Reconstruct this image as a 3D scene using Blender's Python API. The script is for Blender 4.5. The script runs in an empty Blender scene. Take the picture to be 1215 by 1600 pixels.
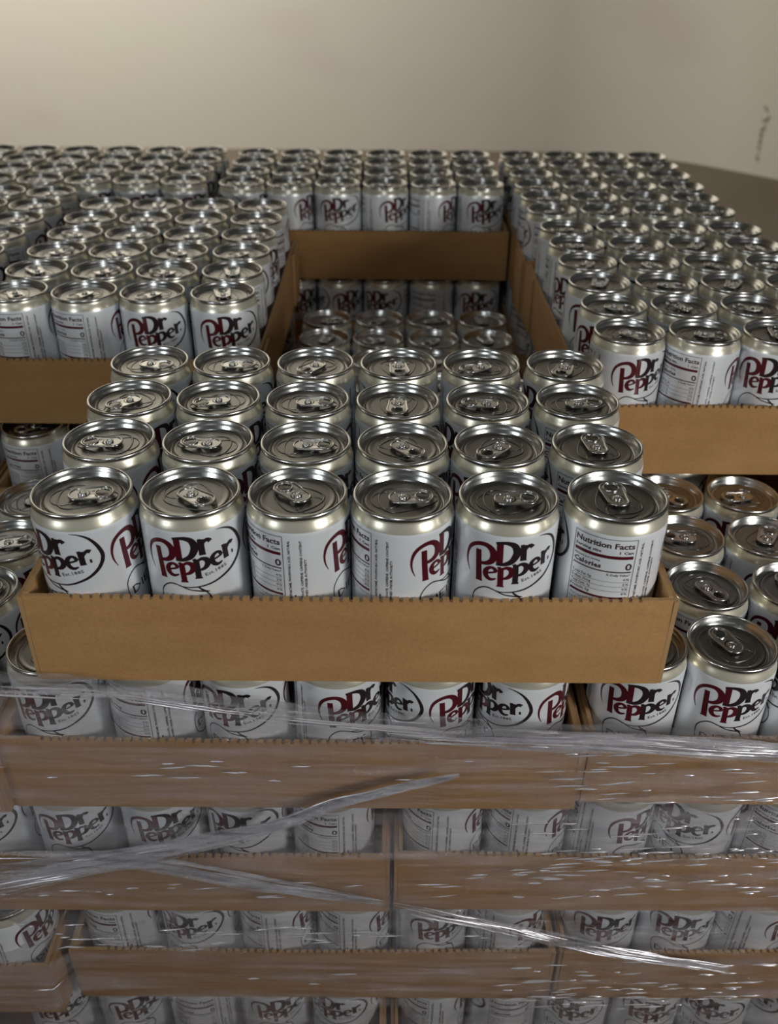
import bpy, bmesh, math, random
from mathutils import Vector, Matrix
R = math.radians
S = 0.001                                   # everything below is written in millimetres
rnd = random.Random(7)
scene = bpy.context.scene
col = scene.collection

# ------------------------------------------------------------------ camera
cd = bpy.data.cameras.new('camera'); cam = bpy.data.objects.new('camera', cd); col.objects.link(cam)
cd.sensor_fit = 'VERTICAL'; cd.sensor_height = 36.0; cd.lens = 36.0 * 1417.2 / 1600.0
cd.clip_start = 0.01; cd.clip_end = 60
rx = Vector((0.999959, 0.000143, 0.009055)); up = Vector((-0.007711, 0.537888, 0.842981)); fw = Vector((0.00475, 0.843016, -0.537867))
cam.matrix_world = Matrix(((rx.x, up.x, -fw.x, 0.16733), (rx.y, up.y, -fw.y, -0.42624), (rx.z, up.z, -fw.z, 0.25854), (0, 0, 0, 1)))
cd.dof.use_dof = True; cd.dof.focus_distance = 0.56; cd.dof.aperture_fstop = 8.5
scene.camera = cam

# ------------------------------------------------------------------ light and exposure
scene.view_settings.view_transform = 'Standard'
try: scene.view_settings.look = 'None'
except Exception: pass
scene.view_settings.gamma = 1.0; scene.view_settings.use_curve_mapping = False
scene.view_settings.exposure = 0.0
w = bpy.data.worlds.new('world'); scene.world = w; w.use_nodes = True
w.node_tree.nodes['Background'].inputs[0].default_value = (0.80, 0.82, 0.80, 1)
w.node_tree.nodes['Background'].inputs[1].default_value = 0.05

def area(name, loc, aim, sx, sy, power, colour):
    l = bpy.data.lights.new(name, 'AREA'); l.shape = 'RECTANGLE'; l.size = sx; l.size_y = sy
    l.energy = power; l.color = colour
    o = bpy.data.objects.new(name, l); col.objects.link(o); o.location = loc
    o.rotation_euler = (Vector(aim) - Vector(loc)).to_track_quat('-Z', 'Y').to_euler()
    return o
area('lamp_left', (-0.50, -0.52, 0.20), (0.15, 0.05, -0.05), 0.16, 0.16, 1.5, (0.90, 0.96, 1.0))
area('lamp_right', (0.88, -0.55, 0.18), (0.2, 0.05, -0.05), 0.20, 0.16, 4.8, (1.0, 0.98, 0.95))
area('fill_above', (0.05, -0.42, 0.62), (0.12, -0.02, -0.05), 0.085, 0.085, 1.0, (0.92, 0.97, 1.0))  # unseen fill, added to lift the lids and catch the film ridges
area('wall_fill', (-1.5, 3.0, 2.15), (-1.3, 4.57, 0.2), 2.0, 0.3, 108, (1.0, 0.975, 0.93))  # added fill with no real fixture, brightens only the back wall

# ------------------------------------------------------------------ materials
def mat(name, rgb, rough=0.5, metal=0.0, coat=0.0):
    m = bpy.data.materials.new(name); m.use_nodes = True
    b = m.node_tree.nodes['Principled BSDF']
    b.inputs['Base Color'].default_value = (*rgb, 1); b.inputs['Roughness'].default_value = rough
    b.inputs['Metallic'].default_value = metal; b.inputs['Coat Weight'].default_value = coat
    return m
def nodes(m):
    return m.node_tree.nodes, m.node_tree.links, m.node_tree.nodes['Principled BSDF']
def noise(n, l, scale, vec_scale=(1, 1, 1), detail=4, rough=0.55, coord='Object'):
    tc = n.new('ShaderNodeTexCoord'); mp = n.new('ShaderNodeMapping'); mp.inputs['Scale'].default_value = vec_scale
    t = n.new('ShaderNodeTexNoise'); t.inputs['Scale'].default_value = scale; t.inputs['Detail'].default_value = detail
    t.inputs['Roughness'].default_value = rough
    l.new(tc.outputs[coord], mp.inputs['Vector']); l.new(mp.outputs[0], t.inputs['Vector'])
    return t
def ramp(n, l, src, stops):
    r = n.new('ShaderNodeValToRGB'); e = r.color_ramp.elements
    while len(e) < len(stops): e.new(0.5)
    for k, (p, c) in enumerate(stops): e[k].position = p; e[k].color = (*c, 1) if len(c) == 3 else c
    l.new(src, r.inputs[0]); return r
def bump(n, l, b, src, strength, dist=0.001):
    k = n.new('ShaderNodeBump'); k.inputs['Strength'].default_value = strength; k.inputs['Distance'].default_value = dist
    l.new(src, k.inputs['Height']); l.new(k.outputs[0], b.inputs['Normal']); return k

M_CREAM = mat('cream_metallic_paint', (0.66, 0.63, 0.51), 0.30, 0.55, 0.3)
M_LABEL = mat('white_label_paint', (0.82, 0.85, 0.88), 0.33, 0.3, 0.35)
M_INK = mat('maroon_metallic_ink', (0.095, 0.007, 0.015), 0.32, 0.3, 0.3)
M_BLACK = mat('black_ink', (0.018, 0.010, 0.012), 0.35, 0.1, 0.3)
M_TXT = mat('dark_label_print', (0.05, 0.018, 0.024), 0.4, 0.1, 0.2)
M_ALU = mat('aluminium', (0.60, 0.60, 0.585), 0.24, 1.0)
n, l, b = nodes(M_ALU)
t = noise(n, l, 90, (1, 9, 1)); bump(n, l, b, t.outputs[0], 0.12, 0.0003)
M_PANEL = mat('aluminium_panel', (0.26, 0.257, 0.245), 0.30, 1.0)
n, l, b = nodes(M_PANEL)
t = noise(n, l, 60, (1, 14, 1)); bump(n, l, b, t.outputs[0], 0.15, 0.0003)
M_TAB = mat('aluminium_tab', (0.56, 0.56, 0.55), 0.24, 1.0)

def cardboard(name, c0, c1):
    m = mat(name, c0, 0.82)
    n, l, b = nodes(m)
    t = noise(n, l, 14, (1, 1, 2.5), 6, 0.6)
    r = ramp(n, l, t.outputs[0], [(0.3, c0), (0.7, c1)])
    t2 = noise(n, l, 420, (1, 1, 1), 3)
    mx = n.new('ShaderNodeMix'); mx.data_type = 'RGBA'; mx.blend_type = 'MULTIPLY'; mx.inputs[0].default_value = 0.35
    r2 = ramp(n, l, t2.outputs[0], [(0.3, (0.7, 0.68, 0.66)), (0.6, (1, 1, 1))])
    l.new(r.outputs[0], mx.inputs[6]); l.new(r2.outputs[0], mx.inputs[7]); l.new(mx.outputs[2], b.inputs['Base Color'])
    t3 = noise(n, l, 30, (1, 1, 1), 5); bump(n, l, b, t3.outputs[0], 0.35, 0.002)
    return m
M_CARD = cardboard('brown_cardboard', (0.35, 0.185, 0.062), (0.42, 0.235, 0.088))
M_EDGE = mat('raw_cardboard_edge', (0.34, 0.20, 0.085), 0.9)

def film_mat(name, lo, hi, sc, vs, rough, bstr, haze):
    m = bpy.data.materials.new(name); m.use_nodes = True
    n = m.node_tree.nodes; l = m.node_tree.links; n.clear()
    out = n.new('ShaderNodeOutputMaterial'); mix = n.new('ShaderNodeMixShader'); tr = n.new('ShaderNodeBsdfTransparent')
    tr.inputs[0].default_value = (0.86, 0.86, 0.87, 1)
    m2 = n.new('ShaderNodeMixShader'); gl = n.new('ShaderNodeBsdfGlossy'); gl.inputs['Roughness'].default_value = rough
    gl.inputs[0].default_value = (0.95, 0.95, 1.0, 1)
    df = n.new('ShaderNodeBsdfDiffuse'); df.inputs[0].default_value = (0.66, 0.63, 0.66, 1)
    m2.inputs[0].default_value = haze
    t = noise(n, l, sc, vs, 6, 0.62); 
    mr = n.new('ShaderNodeMapRange'); mr.inputs[1].default_value = 0.38; mr.inputs[2].default_value = 0.72
    mr.inputs[3].default_value = lo; mr.inputs[4].default_value = hi
    l.new(t.outputs[0], mr.inputs[0]); l.new(mr.outputs[0], mix.inputs[0])
    t2 = noise(n, l, 26, (0.9, 1, 16), 7, 0.7)
    bp = n.new('ShaderNodeBump'); bp.inputs['Strength'].default_value = bstr; bp.inputs['Distance'].default_value = 0.004
    l.new(t2.outputs[0], bp.inputs['Height']); l.new(bp.outputs[0], gl.inputs['Normal'])
    l.new(gl.outputs[0], m2.inputs[1]); l.new(df.outputs[0], m2.inputs[2])
    l.new(tr.outputs[0], mix.inputs[1]); l.new(m2.outputs[0], mix.inputs[2]); l.new(mix.outputs[0], out.inputs[0])
    return m
M_FILM = film_mat('clear_stretch_film', 0.05, 0.42, 7, (1, 1, 14), 0.13, 0.9, 0.24)
M_FOLD = film_mat('gathered_stretch_film', 0.14, 0.66, 14, (1, 1, 10), 0.16, 0.9, 0.50)

M_WALL = mat('painted_wall', (0.60, 0.56, 0.48), 0.75)
n, l, b = nodes(M_WALL)
t = noise(n, l, 0.55, (1, 1, 1.8), 3, 0.5)
r = ramp(n, l, t.outputs[0], [(0.30, (0.56, 0.475, 0.42)), (0.46, (0.60, 0.56, 0.485)), (0.70, (0.61, 0.585, 0.47))])
l.new(r.outputs[0], b.inputs['Base Color'])
M_FLOOR = mat('brown_concrete_floor', (0.27, 0.20, 0.165), 0.6)
n, l, b = nodes(M_FLOOR)
t = noise(n, l, 1.3, (1, 1, 1), 6); r = ramp(n, l, t.outputs[0], [(0.35, (0.125, 0.095, 0.065)), (0.7, (0.155, 0.12, 0.085))])
l.new(r.outputs[0], b.inputs['Base Color'])
M_CEIL = mat('grey_ceiling', (0.30, 0.30, 0.28), 0.8)
M_WOOD = mat('pallet_wood', (0.42, 0.29, 0.17), 0.8)
n, l, b = nodes(M_WOOD)
t = noise(n, l, 9, (1, 12, 12)); r = ramp(n, l, t.outputs[0], [(0.3, (0.33, 0.22, 0.12)), (0.7, (0.50, 0.36, 0.22))]); l.new(r.outputs[0], b.inputs['Base Color'])
M_SCUFF = mat('grey_scuff', (0.20, 0.19, 0.17), 0.8)

# ------------------------------------------------------------------ helpers
def obj(name, bm, mats, parent=None, smooth=True):
    me = bpy.data.meshes.new(name)
    bmesh.ops.scale(bm, vec=(S, S, S), verts=bm.verts)
    if smooth:
        for f in bm.faces: f.smooth = True
    bm.to_mesh(me); bm.free()
    for m in (mats if isinstance(mats, (list, tuple)) else [mats]): me.materials.append(m)
    o = bpy.data.objects.new(name, me); col.objects.link(o)
    if parent: o.parent = parent
    return o
def tag(o, label, cat, group=None, kind=None):
    o['label'] = label; o['category'] = cat
    if group: o['group'] = group
    if kind: o['kind'] = kind
    return o
def structure(o): o['kind'] = 'structure'; return o
def box(bm, x0, x1, y0, y1, z0, z1, mi=0):
    v = [bm.verts.new(p) for p in ((x0,y0,z0),(x1,y0,z0),(x1,y1,z0),(x0,y1,z0),(x0,y0,z1),(x1,y0,z1),(x1,y1,z1),(x0,y1,z1))]
    for q in ((0,3,2,1),(4,5,6,7),(0,1,5,4),(1,2,6,5),(2,3,7,6),(3,0,4,7)):
        f = bm.faces.new([v[k] for k in q]); f.material_index = mi

# ------------------------------------------------------------------ room
FL, CE = -695.0, 2350.0
def slab(name, pts, z0, z1, m):
    bm = bmesh.new()
    a = [bm.verts.new((x, y, z0)) for x, y in pts]; c = [bm.verts.new((x, y, z1)) for x, y in pts]
    k = len(pts); bm.faces.new(a[::-1]); bm.faces.new(c)
    for i in range(k): bm.faces.new((a[i], a[(i+1) % k], c[(i+1) % k], c[i]))
    bmesh.ops.recalc_face_normals(bm, faces=bm.faces)
    return structure(obj(name, bm, m, smooth=False))
CX, CY = 1480, 4570                          # the obtuse corner between back and right wall
ex, ey = 3200, 2590
slab('floor', [(-3300, -2700), (4300, -2700), (4300, 5200), (-3300, 5200)], FL - 100, FL, M_FLOOR)
slab('ceiling', [(-3300, -2700), (4300, -2700), (4300, 5200), (-3300, 5200)], CE, CE + 100, M_CEIL)
_d = math.hypot(ex - CX, ey - CY); _ux, _uy = (ex - CX)/_d, (ey - CY)/_d       # along the right wall
_turn = math.acos(_ux); RAD = 1000.0; TAN = RAD * math.tan(_turn / 2)               # the corner is coved
arc = [(CX - TAN + RAD*math.sin(_turn*k/24), CY - RAD + RAD*math.cos(_turn*k/24)) for k in range(25)]
slab('wall_back', [(-3300, CY), (CX - TAN, CY), (CX - TAN, CY + 100), (-3300, CY + 100)], FL, CE, M_WALL)
slab('wall_right', arc + [(ex, ey), (ex + 100, ey + 60), (CX + 80, CY + 100), (CX - TAN, CY + 100)], FL, CE, M_WALL)
slab('wall_left', [(-3100, -2700), (-3000, -2700), (-3000, CY), (-3100, CY)], FL, CE, M_WALL)
# a scuffed smear on the right wall, a hair proud of the paint
bm = bmesh.new(); rs = random.Random(3)
dwx, dwy = (ex - CX), (ey - CY); dl = math.hypot(dwx, dwy); dwx /= dl; dwy /= dl
for k in range(16):
    s = 655 + rs.uniform(-14, 14) * (1.5 if k < 6 else 0.5); z = -400 - 15 * k + rs.uniform(-8, 8)
    a = rs.uniform(4, 11); h = rs.uniform(5, 13)
    vs = []
    for q in range(7):
        th = q * 2 * math.pi / 7; uu = s + a * math.cos(th) * rs.uniform(.6, 1.1); zz = z + h * math.sin(th) * rs.uniform(.6, 1.1)
        vs.append(bm.verts.new((CX + dwx * uu - 3 * abs(dwy), CY + dwy * uu - 3 * dwx, zz)))
    bm.faces.new(vs)
sc = obj('wall_scuff_1', bm, M_SCUFF, smooth=False); structure(sc)

# ------------------------------------------------------------------ can: label artwork laid round the cylinder
RB = 28.7
def wrap(th, z, off=0.09):
    r = RB + off
    if z > -11: r = RB - 0.09 * (z + 11) ** 2 * 0.5 + off if z > -11 else r
    a = R(th); return (r * math.sin(a), -r * math.cos(a), z)
U = 2 * math.pi * RB / 360                  # mm per degree
def stroke(bm, pts, mi, t0, step=1.0):
    """a pen stroke through (u, z, width) in mm, smoothed, wound on the can; u is measured from angle t0"""
    P = []
    k = len(pts)
    for i in range(k - 1):
        p0, p1, p2, p3 = pts[max(i-1, 0)], pts[i], pts[i+1], pts[min(i+2, k-1)]
        L = math.hypot(p2[0]-p1[0], p2[1]-p1[1]); m = max(2, int(L / step) + 1)
        for j in range(m):
            t = j / m
            q = [0.5 * ((2*b1) + (-a1+c1)*t + (2*a1-5*b1+4*c1-d1)*t*t + (-a1+3*b1-3*c1+d1)*t**3) for a1, b1, c1, d1 in zip(p0, p1, p2, p3)]
            P.append(q)
    P.append(list(pts[-1]))
    rows = []
    for i, q in enumerate(P):
        a = P[max(i-1, 0)]; c = P[min(i+1, len(P)-1)]
        dx, dz = c[0]-a[0], c[1]-a[1]; d = math.hypot(dx, dz) or 1
        nx, nz = -dz/d, dx/d; hw = max(q[2] * 1.1, 0.2) / 2
        rows.append([bm.verts.new(wrap(t0 + (q[0] + nx*hw*s) / U, q[1] + nz*hw*s)) for s in (-1, 0, 1)])
    for a, c in zip(rows, rows[1:]):
        for s in (0, 1):
            f = bm.faces.new((a[s], a[s+1], c[s+1], c[s])); f.material_index = mi
def rect(bm, t0, u0, u1, z0, z1, mi):
    m = max(1, int(abs(u1 - u0) / 2.0) + 1)
    rows = [[bm.verts.new(wrap(t0 + (u0 + (u1-u0)*i/m) / U, z)) for z in (z0, z1)] for i in range(m + 1)]
    for a, c in zip(rows, rows[1:]):
        f = bm.faces.new((a[0], a[1], c[1], c[0])); f.material_index = mi
def text(bm, t0, s, u, z, size, mi, rot=0.0, width=None, bold=0.0, res=1):
    """lettering from the built-in font, converted to mesh and wound on the can"""
    cu = bpy.data.curves.new('lettering', 'FONT'); cu.body = s; cu.size = size; cu.resolution_u = res; cu.offset = bold
    o = bpy.data.objects.new('lettering', cu); col.objects.link(o)
    me = o.to_mesh()
    xs = [v.co.x for v in me.vertices]; W = max(xs) - min(xs); x0 = min(xs)
    k = width / W if width else 1.0
    c, sn = math.cos(R(rot)), math.sin(R(rot))
    vs = []
    for v in me.vertices:
        x, y = (v.co.x - x0) * k, v.co.y
        vs.append(bm.verts.new(wrap(t0 + (u + x*c - y*sn) / U, z + x*sn + y*c)))
    for p in me.polygons:
        try:
            f = bm.faces.new([vs[i] for i in p.vertices]); f.material_index = mi
        except ValueError: pass
    o.to_mesh_clear(); bpy.data.objects.remove(o); bpy.data.curves.remove(cu)

def logo(bm, t0):
    A, B = 2, 3                              # maroon ink, black ink
    st = lambda pts, mi: stroke(bm, pts, mi, t0)
    st([(-21.0,-36.5,.3),(-22.9,-31.5,.9),(-23.2,-26,1.3),(-21.4,-20.6,1.9),(-17.4,-17.2,2.2),(-12.4,-16.2,2.6),(-8.8,-18.2,3.3),(-7.4,-21.8,3.7),(-8.2,-25.6,3.2),(-11,-27.9,2.4),(-14.4,-28.7,1.8)], A)
    st([(-16.2,-20.4,3.0),(-15.6,-30,3.1),(-14.8,-40.0,3.3)], A); st([(-16.8,-40.2,.9),(-12.8,-40.2,.9)], A)
    st([(-4.4,-13.4,3.3),(-4.0,-27.0,3.3)], A)
    st([(-6.6,-13.8,1.4),(-3,-13.2,1.7),(0.6,-13.4,2.4),(3.7,-15.2,3.4),(4.9,-19.6,3.9),(2.7,-24.6,3.2),(-1.2,-26.9,2.2),(-5.8,-27.4,1.2)], B)
    st([(8.3,-14.6,3.2),(8.7,-24.2,3.2)], B); st([(6.6,-15.0,1.1),(8.6,-14.6,1.1)], B); st([(6.9,-24.3,.9),(10.6,-24.3,.9)], B)
    st([(9.0,-18.6,1.2),(10.4,-16.0,1.9),(12.4,-15.4,2.2),(13.6,-16.7,2.6)], B)
    def e(x, z, k, mi):
        st([(x+.4,z-.6,1.1),(x+3,z+.2,1.1),(x+5.8*k,z+1.2,1.1)], mi)
        st([(x+5.6*k,z+1.0,2.1),(x+4.6*k,z+3.0,1.9),(x+2.6,z+3.6,1.6),(x+.4,z+2.0,2.2),(x-.3,z-.8,2.8),(x+.9,z-3.4,2.4),(x+3.2,z-4.3,1.7),(x+5.8*k,z-3.2,.8)], mi)
    e(-11.0, -33.6, 1.0, A); e(13.8, -28.6, 0.95, B)
    def p(x, z, mi):
        st([(x,z+.2,2.9),(x+.5,z-12.2,2.9)], mi); st([(x-1.9,z-.2,.9),(x,z+.3,1.1)], mi); st([(x-1.5,z-12.3,.9),(x+2.5,z-12.3,.9)], mi)
        st([(x+.6,z-1.2,1.2),(x+3,z+.2,1.9),(x+5.6,z-.9,2.9),(x+6.1,z-3.6,3.0),(x+4.2,z-6.2,2.1),(x+1.4,z-7.2,1.2)], mi)
    p(-3.1, -29.4, A); p(4.9, -27.2, B)
    st([(21.4,-22.0,3.0),(22.0,-30.4,3.0)], B); st([(19.6,-22.4,1.0),(21.6,-22.0,1.0)], B); st([(20.4,-30.6,.9),(23.8,-30.2,.9)], B)
    st([(22.2,-26,1.1),(23.6,-23.2,1.7),(25.4,-21.8,2.0),(26.8,-22.6,2.4)], B)
    st([(25.7,-28.6,2.1),(26.9,-28.5,2.1)], B)
    text(bm, t0, 'Est.1885', 9.2, -38.9, 3.0, B, 14, 13.0, 0.02)
    st([(17.5,-10.6,.2),(22.6,-11.5,.8),(27.4,-14.5,1.4),(31.2,-20.2,1.9),(32.8,-26.8,2.0),(30.2,-33.2,1.8),(24.8,-38.4,1.5),(18.4,-41.8,1.2),(12,-44.2,1.0),(5,-45.4,.8),(-1.9,-45.6,.6),(-6,-44.6,.5)], B)
    st([(-17.6,-56,.5),(-17.4,-50.3,.6),(-14.6,-46,.7),(-10.5,-43.8,.8),(-6,-44.6,.7),(0,-47.3,.7),(5,-48.4,.8),(9,-50,.7),(11,-56,.7),(8,-64,.7),(0,-69,.8),(-9,-68,.8),(-15.6,-63,.6),(-17.6,-56,.5)], B)
    st([(4.6,-45.8,.8),(7.6,-48.6,1.2),(10.4,-49.4,.4)], B)
    text(bm, t0, 'DIET', -14.0, -60.0, 8.0, B, 8, 21.0, 0.05)

def label_side(bm):
    D = 4
    t0 = 0.0
    W = 71 * U; zt, zb = -11.6, -92
    for u0, u1, z0, z1 in ((0,.35,zb,zt),(W-.35,W,zb,zt),(0,W,zt-.35,zt),(0,W,zb,zb+.35)): rect(bm, t0, u0, u1, z0, z1, D)
    text(bm, t0, 'Nutrition Facts', 1.2, -17.2, 4.8, D, 0, W-2.6, 0.14, 2)
    text(bm, t0, 'Serving size', 1.2, -20.6, 2.5, D, 0, 15.5, 0.07); text(bm, t0, '1 Can', W-9.2, -20.6, 2.5, D, 0, 7.6, 0.07)
    rect(bm, t0, 1.2, W-1.4, -24.0, -22.0, 2)
    text(bm, t0, 'Amount per serving', 1.2, -26.6, 1.9, D, 0, 15.5, 0.02)
    text(bm, t0, 'Calories', 1.2, -30.8, 4.2, D, 0, 16.5, 0.14); text(bm, t0, '0', W-5.0, -31.0, 6.0, D, 0, 3.6, 0.14, 3)
    rect(bm, t0, 1.2, W-1.4, -32.9, -32.1, D)
    text(bm, t0, '% Daily Value*', W-14.5, -35.2, 2.0, D, 0, 13, 0.02)
    for i, (a, c) in enumerate((('Total Fat 0g', '0%'), ('Sodium 35mg', '2%'), ('Total Carb. 0g', '0%'), ('Protein 0g', '0%'))):
        z = -38.4 - 3.2 * i
        text(bm, t0, a, 1.2, z, 2.4, D, 0, 12.0, 0.02); text(bm, t0, c, W-5.0, z, 2.4, D, 0, 3.6, 0.02)
        if i < 3: rect(bm, t0, 1.2, W-1.4, z-.95, z-.75, D)
    rect(bm, t0, 1.2, W-1.4, -50.8, -49.4, 2)
    text(bm, t0, '*Percent Daily Values are based on', 1.2, -53.6, 1.7, D, 0, W-3, 0.0); text(bm, t0, 'a 2,000 calorie diet.', 1.2, -56.0, 1.7, D, 0, 20, 0.0)
    # columns of small print running up the can
    for th, s, wd, sz, z in ((78.5, 'CARBONATED WATER, CARAMEL COLOR, ASPARTAME, PHOSPHORIC ACID, NATURAL', 76, 1.9, -90),
                         (91.5, 'AND ARTIFICIAL FLAVORS, SODIUM BENZOATE, CAFFEINE. CAFFEINE CONTENT', 76, 1.8, -90),
                         (96.0, 'PLEASE RECYCLE. 7.5 FL OZ (222 mL) CANNED UNDER AUTHORITY', 64, 1.8, -90),
                         (83.5, 'KEEP COOL. BEST BY DATE SEE BOTTOM', 40, 1.8, -90)):
        text(bm, th, s, 0, z, sz, D, 90, wd, 0.06)

# ------------------------------------------------------------------ can parts (built once, shared)
def lathe(bm, prof, seg, mi_of, cap_first=False, cap_last=False):
    rings = []
    for r, z in prof: rings.append([bm.verts.new((r*math.sin(2*math.pi*k/seg), -r*math.cos(2*math.pi*k/seg), z)) for k in range(seg)])
    for i, (a, c) in enumerate(zip(rings, rings[1:])):
        for k in range(seg):
            f = bm.faces.new((a[k], c[k], c[(k+1) % seg], a[(k+1) % seg])); f.material_index = mi_of(i)
    if cap_first: bm.faces.new(rings[0][::-1])
    if cap_last: bm.faces.new(rings[-1])
    return rings

def body_mesh():
    bm = bmesh.new()
    prof = [(26.0,-2.6),(26.05,-3.4),(26.5,-4.6),(27.25,-6.2),(27.95,-7.9),(28.4,-9.4),(28.6,-10.6),(28.7,-12),(28.7,-30),(28.7,-50),(28.7,-72),(28.7,-94),(28.3,-98),(26.6,-101.5),(24.2,-104.6),(22.6,-107),(21.6,-108),(20.6,-107.2),(18,-103),(10,-98.5),(0.5,-97.5)]
    lathe(bm, prof, 72, lambda i: 0 if i < 5 else (1 if i < 12 else 5), False, False)
    bmesh.ops.recalc_face_normals(bm, faces=bm.faces)
    logo(bm, 160 + 3); logo(bm, 283 + 2)
    label_side(bm)
    # every printed face looks outwards
    for f in bm.faces:
        if f.material_index in (2, 3, 4):
            f.normal_update(); c = f.calc_center_median()
            if f.normal.x * c.x + f.normal.y * c.y < 0: f.normal_flip()
    return bm

def tube(bm, path, r, seg=8, closed=True, mi=0, sq=1.0):
    k = len(path); rings = []
    for i, p in enumerate(path):
        a = Vector(path[(i-1) % k] if closed else path[max(i-1, 0)]); c = Vector(path[(i+1) % k] if closed else path[min(i+1, k-1)])
        d = (c - a).normalized(); s = d.cross(Vector((0, 0, 1))).normalized(); u = s.cross(d)
        rings.append([bm.verts.new(Vector(p) + s*math.cos(2*math.pi*j/seg)*r + u*math.sin(2*math.pi*j/seg)*r*sq) for j in range(seg)])
    m = k if closed else k - 1
    for i in range(m):
        a, c = rings[i], rings[(i+1) % k]
        for j in range(seg):
            f = bm.faces.new((a[j], a[(j+1) % seg], c[(j+1) % seg], c[j])); f.material_index = mi
    if not closed:
        bm.faces.new(rings[0]); bm.faces.new(rings[-1][::-1])

def lid_mesh():
    bm = bmesh.new()
    prof = [(26.3,-2.9),(27.1,-2.7),(27.35,-2.0),(27.35,-1.0),(27.1,-0.35),(26.6,-0.02),(26.1,-0.02),(25.7,-0.4),(25.45,-1.2),(25.1,-2.3),(24.5,-3.0),(24.2,-3.7),(23.7,-5.0),(23.1,-6.2),(22.5,-6.7),(21.9,-6.5),(21.6,-5.7),(21.4,-4.9),(20.9,-4.5),(19.6,-4.45),(18.8,-4.75),(17,-4.8),(10,-4.75),(0.01,-4.7)]
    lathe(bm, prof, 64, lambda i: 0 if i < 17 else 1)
    # teardrop bead round the tab, and the scored mouth
    tear = []
    for k in range(40):
        a = 2*math.pi*k/40; rr = 14.5 + 3.2*math.cos(a)
        tear.append((rr*math.cos(a)*1.12 - 0.5, 13.0*math.sin(a)*(0.92 - 0.30*math.cos(a)), -4.7))
    tube(bm, tear, 0.55, 6, True, 1, 0.6)
    mouth = [(-9.8 + 7.6*math.cos(2*math.pi*k/28), 8.6*math.sin(2*math.pi*k/28), -4.72) for k in range(28)]
    tube(bm, mouth, 0.35, 6, True, 1, 0.8)
    lathe(bm, [(3.4,-4.7),(3.2,-3.9),(2.6,-3.3),(2.2,-2.6),(1.6,-2.3),(0.01,-2.25)], 20, lambda i: 0)
    bmesh.ops.recalc_face_normals(bm, faces=bm.faces)
    return bm

def tab_mesh():
    bm = bmesh.new()
    Z = -3.0
    def outline(off):
        pts = []
        for a in range(90, 271, 15): pts.append((-2.6 + (5.4-off)*math.cos(R(a)), (6.4-off)*math.sin(R(a))))
        pts += [(3.0, -(6.7-off))]
        for a in range(-90, 91, 15): pts.append((10.0 + (7.4-off)*math.cos(R(a)), (7.4-off)*math.sin(R(a))))
        pts += [(3.0, 6.7-off)]
        return pts
    out = outline(0.7); tube(bm, [(x, y, Z + (0.5 if x > 8 else 0)) for x, y in out], 0.75, 8, True, 0, 0.75)
    ring = [(11.2 + 4.2*math.cos(2*math.pi*k/24), 4.3*math.sin(2*math.pi*k/24)) for k in range(24)]
    tube(bm, [(x, y, Z + 0.45) for x, y in ring], 0.5, 6, True, 0, 0.8)
    slot = [(4.4*math.cos(R(a)), 4.4*math.sin(R(a))) for a in range(-115, 116, 23)] + [(3.5*math.cos(R(a)), 3.5*math.sin(R(a))) for a in range(115, -116, -23)]
    edges = []
    for loop in (out, ring, slot):
        vs = [bm.verts.new((x, y, Z + (0.35 if x > 8 else 0.05))) for x, y in loop]
        edges += [bm.edges.new((vs[i], vs[(i+1) % len(vs)])) for i in range(len(vs))]
    bmesh.ops.triangle_fill(bm, use_beauty=True, use_dissolve=False, edges=edges)
    tube(bm, [(2.0*math.cos(2*math.pi*k/16), 2.0*math.sin(2*math.pi*k/16), -2.35) for k in range(16)], 0.5, 6)
    bmesh.ops.recalc_face_normals(bm, faces=bm.faces)
    return bm

M_BASE = M_ALU
proto = bpy.data.objects.new('soda_can', None); col.objects.link(proto)
p_body = obj('body', body_mesh(), [M_CREAM, M_LABEL, M_INK, M_BLACK, M_TXT, M_BASE], proto)
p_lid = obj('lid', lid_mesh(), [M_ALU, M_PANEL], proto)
p_tab = obj('tab', tab_mesh(), M_TAB, p_lid)
H = 108.0
for o in (p_body, p_lid): o.location = (0, 0, H * S)
proto.empty_display_size = 0.02
used = [False]
def can(x, y, ztop, turn, tabdir, label, group, tilt=(0, 0)):
    """a can whose rim is at ztop; turn = how far the print is wound round, tabdir = where the tab's ring points"""
    if not used[0]: r, bo, li, ta = proto, p_body, p_lid, p_tab; used[0] = True
    else:
        r = proto.copy(); col.objects.link(r)
        bo = p_body.copy(); col.objects.link(bo); bo.parent = r
        li = p_lid.copy(); col.objects.link(li); li.parent = r
        ta = p_tab.copy(); col.objects.link(ta); ta.parent = li
    r.location = (x*S, y*S, (ztop - H)*S); r.rotation_euler = (R(tilt[0]), R(tilt[1]), 0)
    bo.rotation_euler = (0, 0, R(turn)); li.rotation_euler = (0, 0, R(tabdir))
    tag(r, label, 'can', group)
    return r

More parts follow.
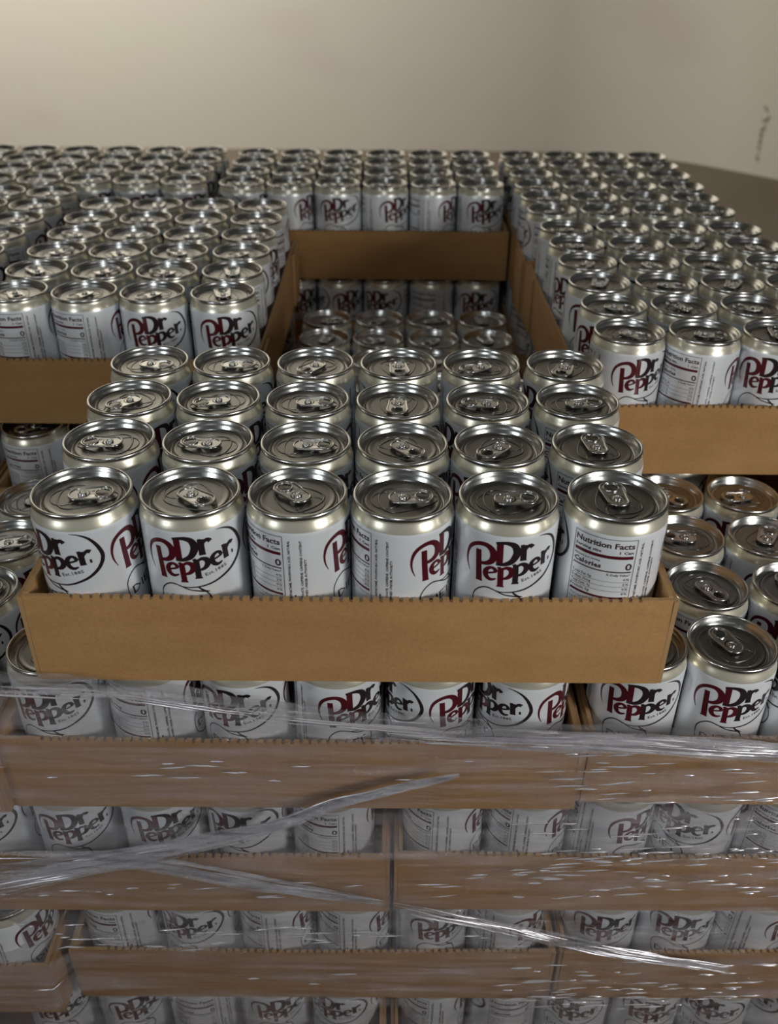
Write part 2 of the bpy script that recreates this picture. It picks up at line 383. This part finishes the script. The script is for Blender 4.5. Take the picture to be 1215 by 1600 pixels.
# ------------------------------------------------------------------ trays
TH = 2.6; WALLH = 61.0
def panel_bm(L, h, teeth=True, seed=0, curl=0.0):
    """upright board, L long along x from 0, thickness TH in y, with a torn perforated top and bottom edge"""
    rs = random.Random(seed); bm = bmesh.new()
    top = []; x = 0.0
    margin = 18.0
    while x < L - 0.01:
        if teeth and margin < x < L - margin:
            dz = rs.uniform(-0.5, 0.3); top += [(x, h + dz), (x + 3.4, h + dz), (x + 3.5, h - 1.8), (x + 5.4, h - 1.8)]; x += 5.5
        else:
            top.append((x, h + rs.uniform(-.3, .3))); x += 4.5
    top.append((L, h))
    front = []; back = []
    for px, pz in top:
        px = min(px, L)
        row = []
        for y in (0, TH):
            row.append([bm.verts.new((px, y + curl * math.sin(px*0.021 + seed) * (zz/h)**2, zz)) for zz in (0.0, h*0.5, pz)])
        front.append(row[0]); back.append(row[1])
    for i in range(len(top) - 1):
        for s in (0, 1):
            bm.faces.new((front[i][s], front[i+1][s], front[i+1][s+1], front[i][s+1]))
            bm.faces.new((back[i][s], back[i][s+1], back[i+1][s+1], back[i+1][s]))
        f = bm.faces.new((front[i][2], front[i+1][2], back[i+1][2], back[i][2])); f.material_index = 1
        f = bm.faces.new((front[i][0], back[i][0], back[i+1][0], front[i+1][0])); f.material_index = 1
    for i in (0, len(top)-1):
        for s in (0, 1):
            f = bm.faces.new((front[i][s], front[i][s+1], back[i][s+1], back[i][s])); f.material_index = 1
    bmesh.ops.remove_doubles(bm, verts=bm.verts, dist=0.001)
    return bm
def tray_proto(nx, ny, seed):
    """tray for nx by ny cans; origin at the rim-level centre of the near left can"""
    root = bpy.data.objects.new('cardboard_tray', None); col.objects.link(root); root.empty_display_size = 0.03
    x0, x1, y0, y1 = -32.0, (nx-1)*59 + 32.0, -32.0, (ny-1)*59 + 32.0
    zb = -110.9
    parts = []
    def add(name, bm, loc, rz):
        o = obj(name, bm, [M_CARD, M_EDGE], root, smooth=False); o.location = [c*S for c in loc]; o.rotation_euler = (0, 0, R(rz)); parts.append(o)
    add('front_panel', panel_bm(x1-x0, WALLH, True, seed, 0.8), (x0, y0, zb), 0)
    add('back_panel', panel_bm(x1-x0, WALLH, True, seed+1, 0.8), (x1, y1, zb), 180)
    add('side_panel', panel_bm(y1-y0-2*TH-0.4, WALLH+1.5, False, seed+2, 0.6), (x1, y0+TH+0.2, zb), 90)
    add('side_panel', panel_bm(y1-y0-2*TH-0.4, WALLH+1.5, False, seed+3, 0.6), (x0, y1-TH-0.2, zb), -90)
    bm = bmesh.new(); box(bm, x0+TH+.2, x1-TH-.2, y0+TH+.2, y1-TH-.2, 0, 2.2); add('base_panel', bm, (0, 0, zb), 0)
    for sx, sy in ((0,0),(1,0),(0,1),(1,1)):
        bm = panel_bm(54.0, WALLH - 1.0, False, seed+5+sx+2*sy)
        if sx == 0: loc = (x0 - TH - 0.15 + TH, (y0 + 54.4 if sy == 0 else y1 - .2), zb+.2); loc = (x0 - TH - .15, loc[1], loc[2]); rz = -90
        else: loc = (x1 + TH + .15, (y0 + .2 if sy == 0 else y1 - 54.4), zb+.2); rz = 90
        add('corner_flap', bm, loc, rz)
    return root, parts
TP = {}
def tray(nx, ny, x, y, ztop, label, group, yaw=0.0):
    key = (nx, ny)
    if key not in TP:
        TP[key] = tray_proto(nx, ny, 11*nx + ny); r = TP[key][0]
    else:
        r0, ps = TP[key]; r = r0.copy(); col.objects.link(r)
        for p in ps: c = p.copy(); col.objects.link(c); c.parent = r
    r.location = (x*S, y*S, ztop*S); r.rotation_euler = (0, 0, R(yaw))
    tag(r, label, 'cardboard tray', group)
    return r

ORD = {6: ['leftmost', 'second from left', 'third from left', 'third from right', 'second from right', 'rightmost'],
       4: ['leftmost', 'second from left', 'second from right', 'rightmost']}
ROWS = {6: ['nearest row', 'second row', 'third row', 'fourth row', 'fifth row', 'farthest row'],
        4: ['nearest row', 'second row', 'third row', 'farthest row']}
TURNS = [-155, -95, -190, -60, -130, -225, -20, -260, 60, -170]
def seed_turn(): return rnd.choice(TURNS) + rnd.uniform(-14, 14)
def look(turn):
    """what the print shows towards the aisle"""
    a = (-turn) % 360                       # canonical angle facing the camera
    if 138 <= a <= 190 or 262 <= a <= 312: return 'big logo'
    if 5 <= a <= 66: return 'nutrition panel'
    if 66 < a < 112: return 'small print'
    return 'split logos'
def fill(nx, ny, x, y, zt, where, group, turns={}, tabs={}, pos={}, rows=None, cols=None, skew=0.0, first_rows_look=1):
    for j in (rows if rows is not None else range(ny)):
        for i in (cols if cols is not None else range(nx)):
            px, py = pos.get((i, j), (x + 59*i + rnd.uniform(-.5, .5), y + 59*j + rnd.uniform(-.5, .5)))
            tn = turns.get((i, j)); tn = seed_turn() if tn is None else tn
            tb = tabs.get((i, j)); tb = rnd.uniform(0, 360) if tb is None else tb
            lab = 'white soda can, %s, %s, %s' % (where, ROWS[ny][j], ORD[nx][i])
            can(px, py, zt, tn, tb, lab, group)

# ------------------------------------------------------------------ top layer
tray(6, 4, 0.3, 0, 0, 'brown cardboard tray of 24 cans standing alone at the front edge, nearest and sharpest', 'cardboard trays of the top layer')
FP = [[(1.0,-0.2),(60.4,0.5),(119.4,0.0),(177.2,-1.1),(235.2,-1.9),(295.4,-0.8)], [(0.2,60.5),(60.2,59.6),(119.4,58.7),(177.8,57.9),(236.2,57.4),(295.7,58.3)],
      [(-1.4,118.6),(57.0,119.6),(116.1,118.2),(175.4,117.4),(234.6,118.0),(294.3,119.4)], [(-1.4,178.9),(57.2,178.9),(117.1,178.7),(176.4,178.7),(235.8,178.3),(295.6,178.2)]]
FT = {(0,0):-199,(1,0):-162,(2,0):-84,(3,0):-107,(4,0):-167,(5,0):-57,(0,1):-190,(1,1):-100,(2,1):-120,(3,1):-110,(4,1):-200,(5,1):-60,(0,2):-230,(1,2):-100}
FA = {(0,0):5,(1,0):-40,(2,0):135,(3,0):4,(4,0):6,(5,0):96,(0,1):182,(1,1):172,(2,1):0,(3,1):-48,(4,1):-135,(5,1):95,(0,2):-135,(1,2):200,(2,2):0,(3,2):-92,(4,2):176,(5,2):8,(0,3):-12,(1,3):2,(2,3):-125,(3,3):-85,(4,3):205,(5,3):-112}
fill(6, 4, 0, 0, 0, 'front tray', 'soda cans in the front tray', FT, FA, {(i, j): FP[j][i] for j in range(4) for i in range(6)})

tray(4, 6, -149.6, 326.8, 0, 'brown cardboard tray of cans left of the hollow, just behind the front tray', 'cardboard trays of the top layer')
fill(4, 6, -149.6, 326.8, 0, 'tray left of the hollow', 'soda cans in the tray left of the hollow', {(0,0):-44,(1,0):-61,(2,0):-159,(3,0):-153}, {})
tray(4, 6, 356.8, 246, 0, 'brown cardboard tray of cans right of the hollow, nearest on the right side', 'cardboard trays of the top layer')
fill(4, 6, 356.8, 246, 0, 'near right tray', 'soda cans in the near right tray', {(0,0):-148,(1,0):-87,(2,0):-190,(0,1):-200,(0,2):-180,(0,3):-215,(0,4):-140}, {(0,0):-35,(1,0):-15,(2,0):80})
tray(4, 6, 353, 613, 0, 'brown cardboard tray of cans in the far right corner, mostly hidden', 'cardboard trays of the top layer')
fill(4, 6, 353, 613, 0, 'far right tray', 'soda cans in the far right tray', pos={(i, j): (352 + 59.2*i + rnd.uniform(-.6,.6), 613 + 59.2*j + rnd.uniform(-.6,.6)) for i in range(4) for j in range(6)})
tray(6, 4, -12, 732, 0, 'brown cardboard tray of cans at the back, its dark front closing off the hollow', 'cardboard trays of the top layer')
fill(6, 4, -12, 732, 0, 'back tray behind the hollow', 'soda cans in the back tray behind the hollow', {(1,0):-100,(2,0):-161,(3,0):-129,(4,0):-104,(5,0):-154})
tray(6, 4, -379, 739, 0, 'brown cardboard tray of cans in the far left corner, mostly hidden', 'cardboard trays of the top layer')
fill(6, 4, -379, 739, 0, 'far left tray', 'soda cans in the far left tray', {(5,0):-240,(4,0):-250,(3,0):-235})
tray(4, 6, -404, 379, 0, 'brown cardboard tray of cans along the left edge of the photo, cut off by it', 'cardboard trays of the top layer')
fill(4, 6, -404, 379, 0, 'tray on the left edge', 'soda cans in the tray on the left edge', {}, cols=[1, 2, 3])

# ------------------------------------------------------------------ second layer
Z1 = -111.0
tray(6, 4, -37.5, 0, Z1, 'film-wrapped cardboard tray directly under the front tray', 'cardboard trays of the second layer')
A1 = {0:-36, 1:22.6, 2:81, 3:139, 4:197, 5:255.5}
fill(6, 4, -36, 0, Z1, 'second layer under the front tray', 'soda cans in the tray under the front tray',
     {(0,0):-170,(1,0):-65,(2,0):-178,(3,0):-138,(4,0):-241,(5,0):-226}, {(0,0):100},
     {(i, j): (A1[i], 59*j + rnd.uniform(-.5, .5)) for i in range(6) for j in range(4)})
tray(4, 4, 329.5, 6, Z1, 'film-wrapped cardboard tray of second-layer cans right of the front tray', 'cardboard trays of the second layer', -0.8)
B1 = {}
for j, (bx, by) in enumerate([(384.5,6.5),(386.3,66),(388.5,126),(390.5,185.3)]):
    for i in range(6): B1[(i, j)] = (bx + (59.3*(i-1) if i else -56.0), by - (i-1)*0.5)
fill(4, 4, 0, 0, Z1, 'second layer, right of the front tray', 'soda cans in the second-layer tray on the right', {(0,0):-176,(1,0):-170,(2,0):-20},
     {(1,0):115,(1,1):-60,(1,2):170,(1,3):-50,(2,3):190,(2,2):60,(2,1):100,(0,0):-60}, B1, cols=[0, 1, 2, 3])
tray(6, 4, -401.5, -5, Z1, 'film-wrapped cardboard tray of second-layer cans left of the front tray', 'cardboard trays of the second layer')
fill(6, 4, -399.5, -5, Z1, 'second layer left of the front tray', 'soda cans in the second-layer tray on the left', {}, {(5,0):60,(5,1):30,(5,2):10,(5,3):20}, cols=[4, 5])
tray(4, 6, -146.5, 296, Z1, 'dim cardboard tray of cans under the tray left of the hollow', 'cardboard trays of the second layer')
fill(4, 6, -146, 296, Z1, 'second layer under the left tray', 'soda cans under the tray left of the hollow', {(0,0):-50,(1,0):-60}, {}, rows=[0, 5])
tray(4, 6, -396, 296, Z1, 'dark cardboard tray of cans under the tray on the left edge', 'cardboard trays of the second layer')
fill(4, 6, -396, 296, Z1, 'layer under the tray on the left edge', 'soda cans under the tray on the left edge', cols=[3])
tray(4, 6, 100.2, 268, Z1, 'shadowed cardboard tray of cans at the bottom of the hollow', 'cardboard trays of the second layer')
fill(4, 6, 100.2, 268.5, Z1, 'shadowed tray inside the hollow', 'soda cans at the bottom of the hollow')
tray(4, 6, 357, 254, Z1, 'dark cardboard tray of cans under the near right tray', 'cardboard trays of the second layer')
fill(4, 6, 357, 254, Z1, 'layer under the near right tray', 'soda cans under the near right tray', cols=[0, 1])
tray(4, 6, 353, 613, Z1, 'dark cardboard tray of cans under the far right tray', 'cardboard trays of the second layer')
fill(4, 6, 353, 613, Z1, 'layer under the far right tray', 'soda cans under the far right tray', cols=[0])
tray(6, 4, -12, 718, Z1, 'dark cardboard tray of cans under the back tray behind the hollow', 'cardboard trays of the second layer')
fill(6, 4, -12, 718, Z1, 'second layer under the back tray', 'soda cans under the back tray', rows=[0, 3],
     pos={(i, 0): (-10.5 + 59*i, 718) for i in range(6)})

# ------------------------------------------------------------------ lower layers seen through the film
def lower(zt, xs, y, tx, where, group, turns, n=6, rows=(0,)):
    tray(n, 4, tx, y, zt, 'film-wrapped cardboard tray in the %s' % where, 'cardboard trays of the lower layers')
    for j in rows:
        for i, x in enumerate(xs):
            k = n - len(xs) + i if turns.get('right') else i
            tn = turns.get(i) if j == 0 else None
            can(x, y + 59*j, zt, seed_turn() if tn is None else tn, rnd.uniform(0, 360),
                'soda can under film, %s, %s, %s' % (where, ROWS[4][j], ORD[n][k]), group)
lower(-222, [-164+i*59.4 for i in range(1, 6)], 0, -157, 'third layer left tray', 'soda cans in the third layer, left tray', {'right':1,1:-157,2:-150,3:-177,4:-60,0:-175})
lower(-222, [210, 269, 328, 388, 446, 503], 2, 210.5, 'third layer right tray', 'soda cans in the third layer, right tray', {0:-88,1:-100,2:-132,3:-212,4:-60})
lower(-333, [-31+i*59 for i in range(6)], 0, -31.5, 'fourth layer middle tray', 'soda cans in the fourth layer, middle tray', {0:-60,1:-180,2:-85,3:-90,4:-150,5:-120})
lower(-333, [335, 394, 453, 511], 1, 336, 'fourth layer right tray', 'soda cans in the fourth layer, right tray', {0:-170,1:-175,2:-120,3:-40}, n=4)
lower(-333, [-168, -108.6], -13, -404.5, 'fourth layer left tray', 'soda cans in the fourth layer, left tray', {'right':1,1:-93})
lower(-444, [-157+i*59 for i in range(1, 6)], 0, -158, 'lowest layer left tray', 'soda cans in the lowest layer, left tray', {'right':1,0:-150,1:-140,2:-40,3:-150,4:-190})
lower(-444, [210, 269, 329, 388, 446, 503], 0, 210.5, 'lowest layer right tray', 'soda cans in the lowest layer, right tray', {0:-80,1:-30,2:-190,3:-170,4:-200,5:-20})

# ------------------------------------------------------------------ pallet that carries the stack
pal = bpy.data.objects.new('wooden_pallet', None); col.objects.link(pal); pal.location = (0, 0, FL*S)
tag(pal, 'wooden pallet on the floor under the whole stack of trays', 'pallet')
PX0, PX1, PY0, PY1 = -655, 565, -50, 950
for k in range(7):
    y = PY0 + k*(1000-90)/6; bm = bmesh.new(); box(bm, PX0, PX1, y, y+90, 122, 139.5); obj('deck_board', bm, M_WOOD, pal, False)
for k in range(3):
    x = PX0 + k*(1220-90)/2; bm = bmesh.new(); box(bm, x, x+90, PY0, PY1, 18, 122); obj('stringer', bm, M_WOOD, pal, False)
for k in range(4):
    y = PY0 + k*(1000-90)/3; bm = bmesh.new(); box(bm, PX0, PX1, y, y+90, 0, 18); obj('bottom_board', bm, M_WOOD, pal, False)

# ------------------------------------------------------------------ stretch film
film = bpy.data.objects.new('stretch_film', None); col.objects.link(film); film.location = (0.13, -0.04, -0.35)
tag(film, 'clear plastic stretch film wound tightly round the lower layers, creased and shiny', 'plastic wrap')
FO = Vector((130, -40, -350))
TOP = [(-700,-96),(-200,-97),(-90,-98),(-52,-100),(2,-104),(56,-112),(112,-122),(168,-130),(252,-138),(321,-139),(406,-148),(700,-158)]
def ftop(x):
    for (a, za), (c, zc) in zip(TOP, TOP[1:]):
        if a <= x <= c: return za + (zc-za)*(x-a)/(c-a)
    return -150
from mathutils import noise as mn
def fy(x, z):
    v = mn.noise(Vector((x*0.006, z*0.045, 1.7)))*2.2 + mn.noise(Vector((x*0.02, z*0.16 + x*0.01, 5.1)))*0.9
    bul = min(1, max(0, (-62 - x)/12)) * min(1, max(0, (-366 - z)/12)) * 14.5
    return -37.6 + v - bul
bm = bmesh.new()
nx, nz = 300, 150
grid = []
for i in range(nx + 61):
    x = -640 + 1212*min(i, nx)/nx; zt = ftop(x) + 2.5*mn.noise(Vector((x*0.03, 0, 9))); row = []
    back = max(0, i - nx)*14.0                # past the corner the film runs back along the side
    for k in range(nz + 1):
        z = zt + (-548 - zt)*k/nz
        p = Vector((x, fy(x, z), z)) if not back else Vector((x + (fy(back, z) + 37.6)*-1, -37.6 + back, z))
        row.append(bm.verts.new(p - FO))
    grid.append(row)
for a, c in zip(grid, grid[1:]):
    for k in range(nz): bm.faces.new((a[k], a[k+1], c[k+1], c[k]))
sheet = obj('film_sheet', bm, M_FILM, film)

def bundle(bm, path, spread, nrib, wid, seed, yoff=-2.0, wob=1.2):
    """a gathered rope of film: many narrow crumpled ribbons lying side by side along a path of (x, z)"""
    rs = random.Random(seed)
    L = [0]
    for (a, b_), (c, d) in zip(path, path[1:]): L.append(L[-1] + math.hypot(c-a, d-b_))
    def at(s):
        for k in range(len(path)-1):
            if s <= L[k+1] or k == len(path)-2:
                t = (s - L[k])/(L[k+1]-L[k]); return tuple(path[k][q] + (path[k+1][q]-path[k][q])*t for q in range(2)) + (spread[k] + (spread[k+1]-spread[k])*t,)
    for r in range(nrib):
        s0 = rs.uniform(-0.1, 0.55)*L[-1]; s1 = s0 + rs.uniform(0.35, 1.0)*L[-1]; s0 = max(0, s0); s1 = min(L[-1], s1)
        off = rs.uniform(-1, 1); w_ = rs.uniform(*wid); ph = rs.uniform(0, 100); m = max(6, int((s1-s0)/4)); prev = None
        for q in range(m + 1):
            s = s0 + (s1-s0)*q/m; x, z, sp = at(s)
            z += off*sp*0.5 + wob*mn.noise(Vector((s*0.02, ph, 0))); e_ = max(0.0, math.sin(math.pi*q/m))**0.5
            tw = 1.6*mn.noise(Vector((s*0.012, ph, 3))); hw = w_*e_*0.5
            y = -41.0 + yoff*rs.uniform(.9, 1.0) + rs.uniform(-.15, .15) - (r % 5)*0.25
            v = [bm.verts.new(Vector((x, y + hw*math.sin(tw)*g, z + hw*math.cos(tw)*g)) - FO) for g in (-1, 1)]
            if prev: bm.faces.new((prev[0], prev[1], v[1], v[0]))
            prev = v
def fold(paths):
    bm = bmesh.new()
    for a in paths: bundle(bm, *a)
    return obj('film_fold', bm, M_FOLD, film)
fold([([(150,-141),(252,-147),(330,-149),(406,-156),(560,-166)], [10,16,15,15,16], 46, (1.0, 5.0), 1)])
fold([([(-150,-302),(-93,-284),(-26,-266),(3,-259),(94,-228),(136,-205),(184,-187),(215,-178)], [38,34,20,20,9,6,5,5], 60, (1.2, 5.5), 2)])
fold([([(-90,-262),(2,-262),(90,-287),(169,-306)], [18,16,14,5], 26, (1.0, 6.0), 3)])
fold([([(170,-309),(233,-329),(289,-348),(338,-363),(425,-385)], [6,12,17,14,5], 34, (0.6, 2.2), 4)])
fold([([(-150,-104),(2,-108),(112,-127),(200,-137)], [8,8,8,8], 14, (0.6, 2.6), 5)])
# fine taut ridges of film, densest right; white glints painted into their colour
M_GLINT = film_mat('painted_film_glint', 0.85, 0.99, 30, (1, 1, 1), 0.27, 0.02, 0.40)
bm = bmesh.new(); rs = random.Random(12)
def along(path, t):
    L = [0]
    for (a, b_), (c, d) in zip(path, path[1:]): L.append(L[-1] + math.hypot(c-a, d-b_))
    q = t*L[-1]
    for k in range(len(path)-1):
        if q <= L[k+1] or k == len(path)-2:
            u = (q - L[k])/(L[k+1]-L[k]); return path[k][0] + (path[k+1][0]-path[k][0])*u, path[k][1] + (path[k+1][1]-path[k][1])*u
jobs = []
for k in range(300):                        # loose glints
    right = rs.random() < 0.70
    x = rs.uniform(250, 450) if right else rs.uniform(-110, 260)
    z = rs.choice([-172, -188, -200, -232, -252, -262, -272, -286, -300, -392, -412, -428, -440]) + rs.uniform(-9, 9) if right else rs.choice([-180, -290, -302, -350, -360, -410]) + rs.uniform(-10, 10)
    ln = rs.uniform(5, 24); sl = rs.uniform(0.0, 0.14)
    jobs.append(([(x, z), (x + ln, z + ln*sl)], rs.uniform(0.35, 0.85), 0.55))
for path, sp, cnt, ln0, ln1 in (([(170,-309),(233,-329),(289,-348),(338,-363),(425,-385)], 13, 36, 0.10, 0.35),
                              ([(-120,-292),(-26,-268),(3,-257),(94,-229),(136,-205),(184,-187)], 16, 40, 0.12, 0.4),
                              ([(160,-142),(252,-146),(330,-150),(406,-156),(470,-160)], 15, 46, 0.04, 0.2),
                              ([(-100,-262),(2,-262),(90,-287),(169,-306)], 10, 12, 0.1, 0.3),
                              ([(-70,-108),(2,-112),(112,-130),(200,-141)], 10, 16, 0.1, 0.3)):
    for k in range(cnt):
        t0 = rs.uniform(0, 0.9); t1 = min(1, t0 + rs.uniform(ln0, ln1)); o = rs.uniform(-1, 1)*sp*0.5*(1 - 0.6*t0 if sp != 13 else 1)
        jobs.append(([(p[0], p[1] + o) for p in (along(path, t0 + (t1-t0)*q/4) for q in range(5))], rs.uniform(0.3, 0.8), 5.6))
for k, (pp, rr, off) in enumerate(jobs):
    m = 10; path = []
    for q in range(m + 1):
        xx, zz = along(pp, q/m); zz += 0.6*mn.noise(Vector((xx*0.15, k, 0)))
        path.append(Vector((xx, fy(xx, zz) - off, zz)) - FO)
    k0 = len(bm.verts); tube(bm, path, rr, 6, False)
    bm.verts.ensure_lookup_table(); vs = bm.verts[k0:]
    for q in range(m + 1):
        e_ = max(0.08, math.sin(math.pi*q/m))
        for v in vs[q*6:(q+1)*6]: v.co = path[q] + (v.co - path[q])*e_
glint_ridges = obj('film_glint', bm, M_GLINT, film)
glint_ridges['kind'] = 'stuff'
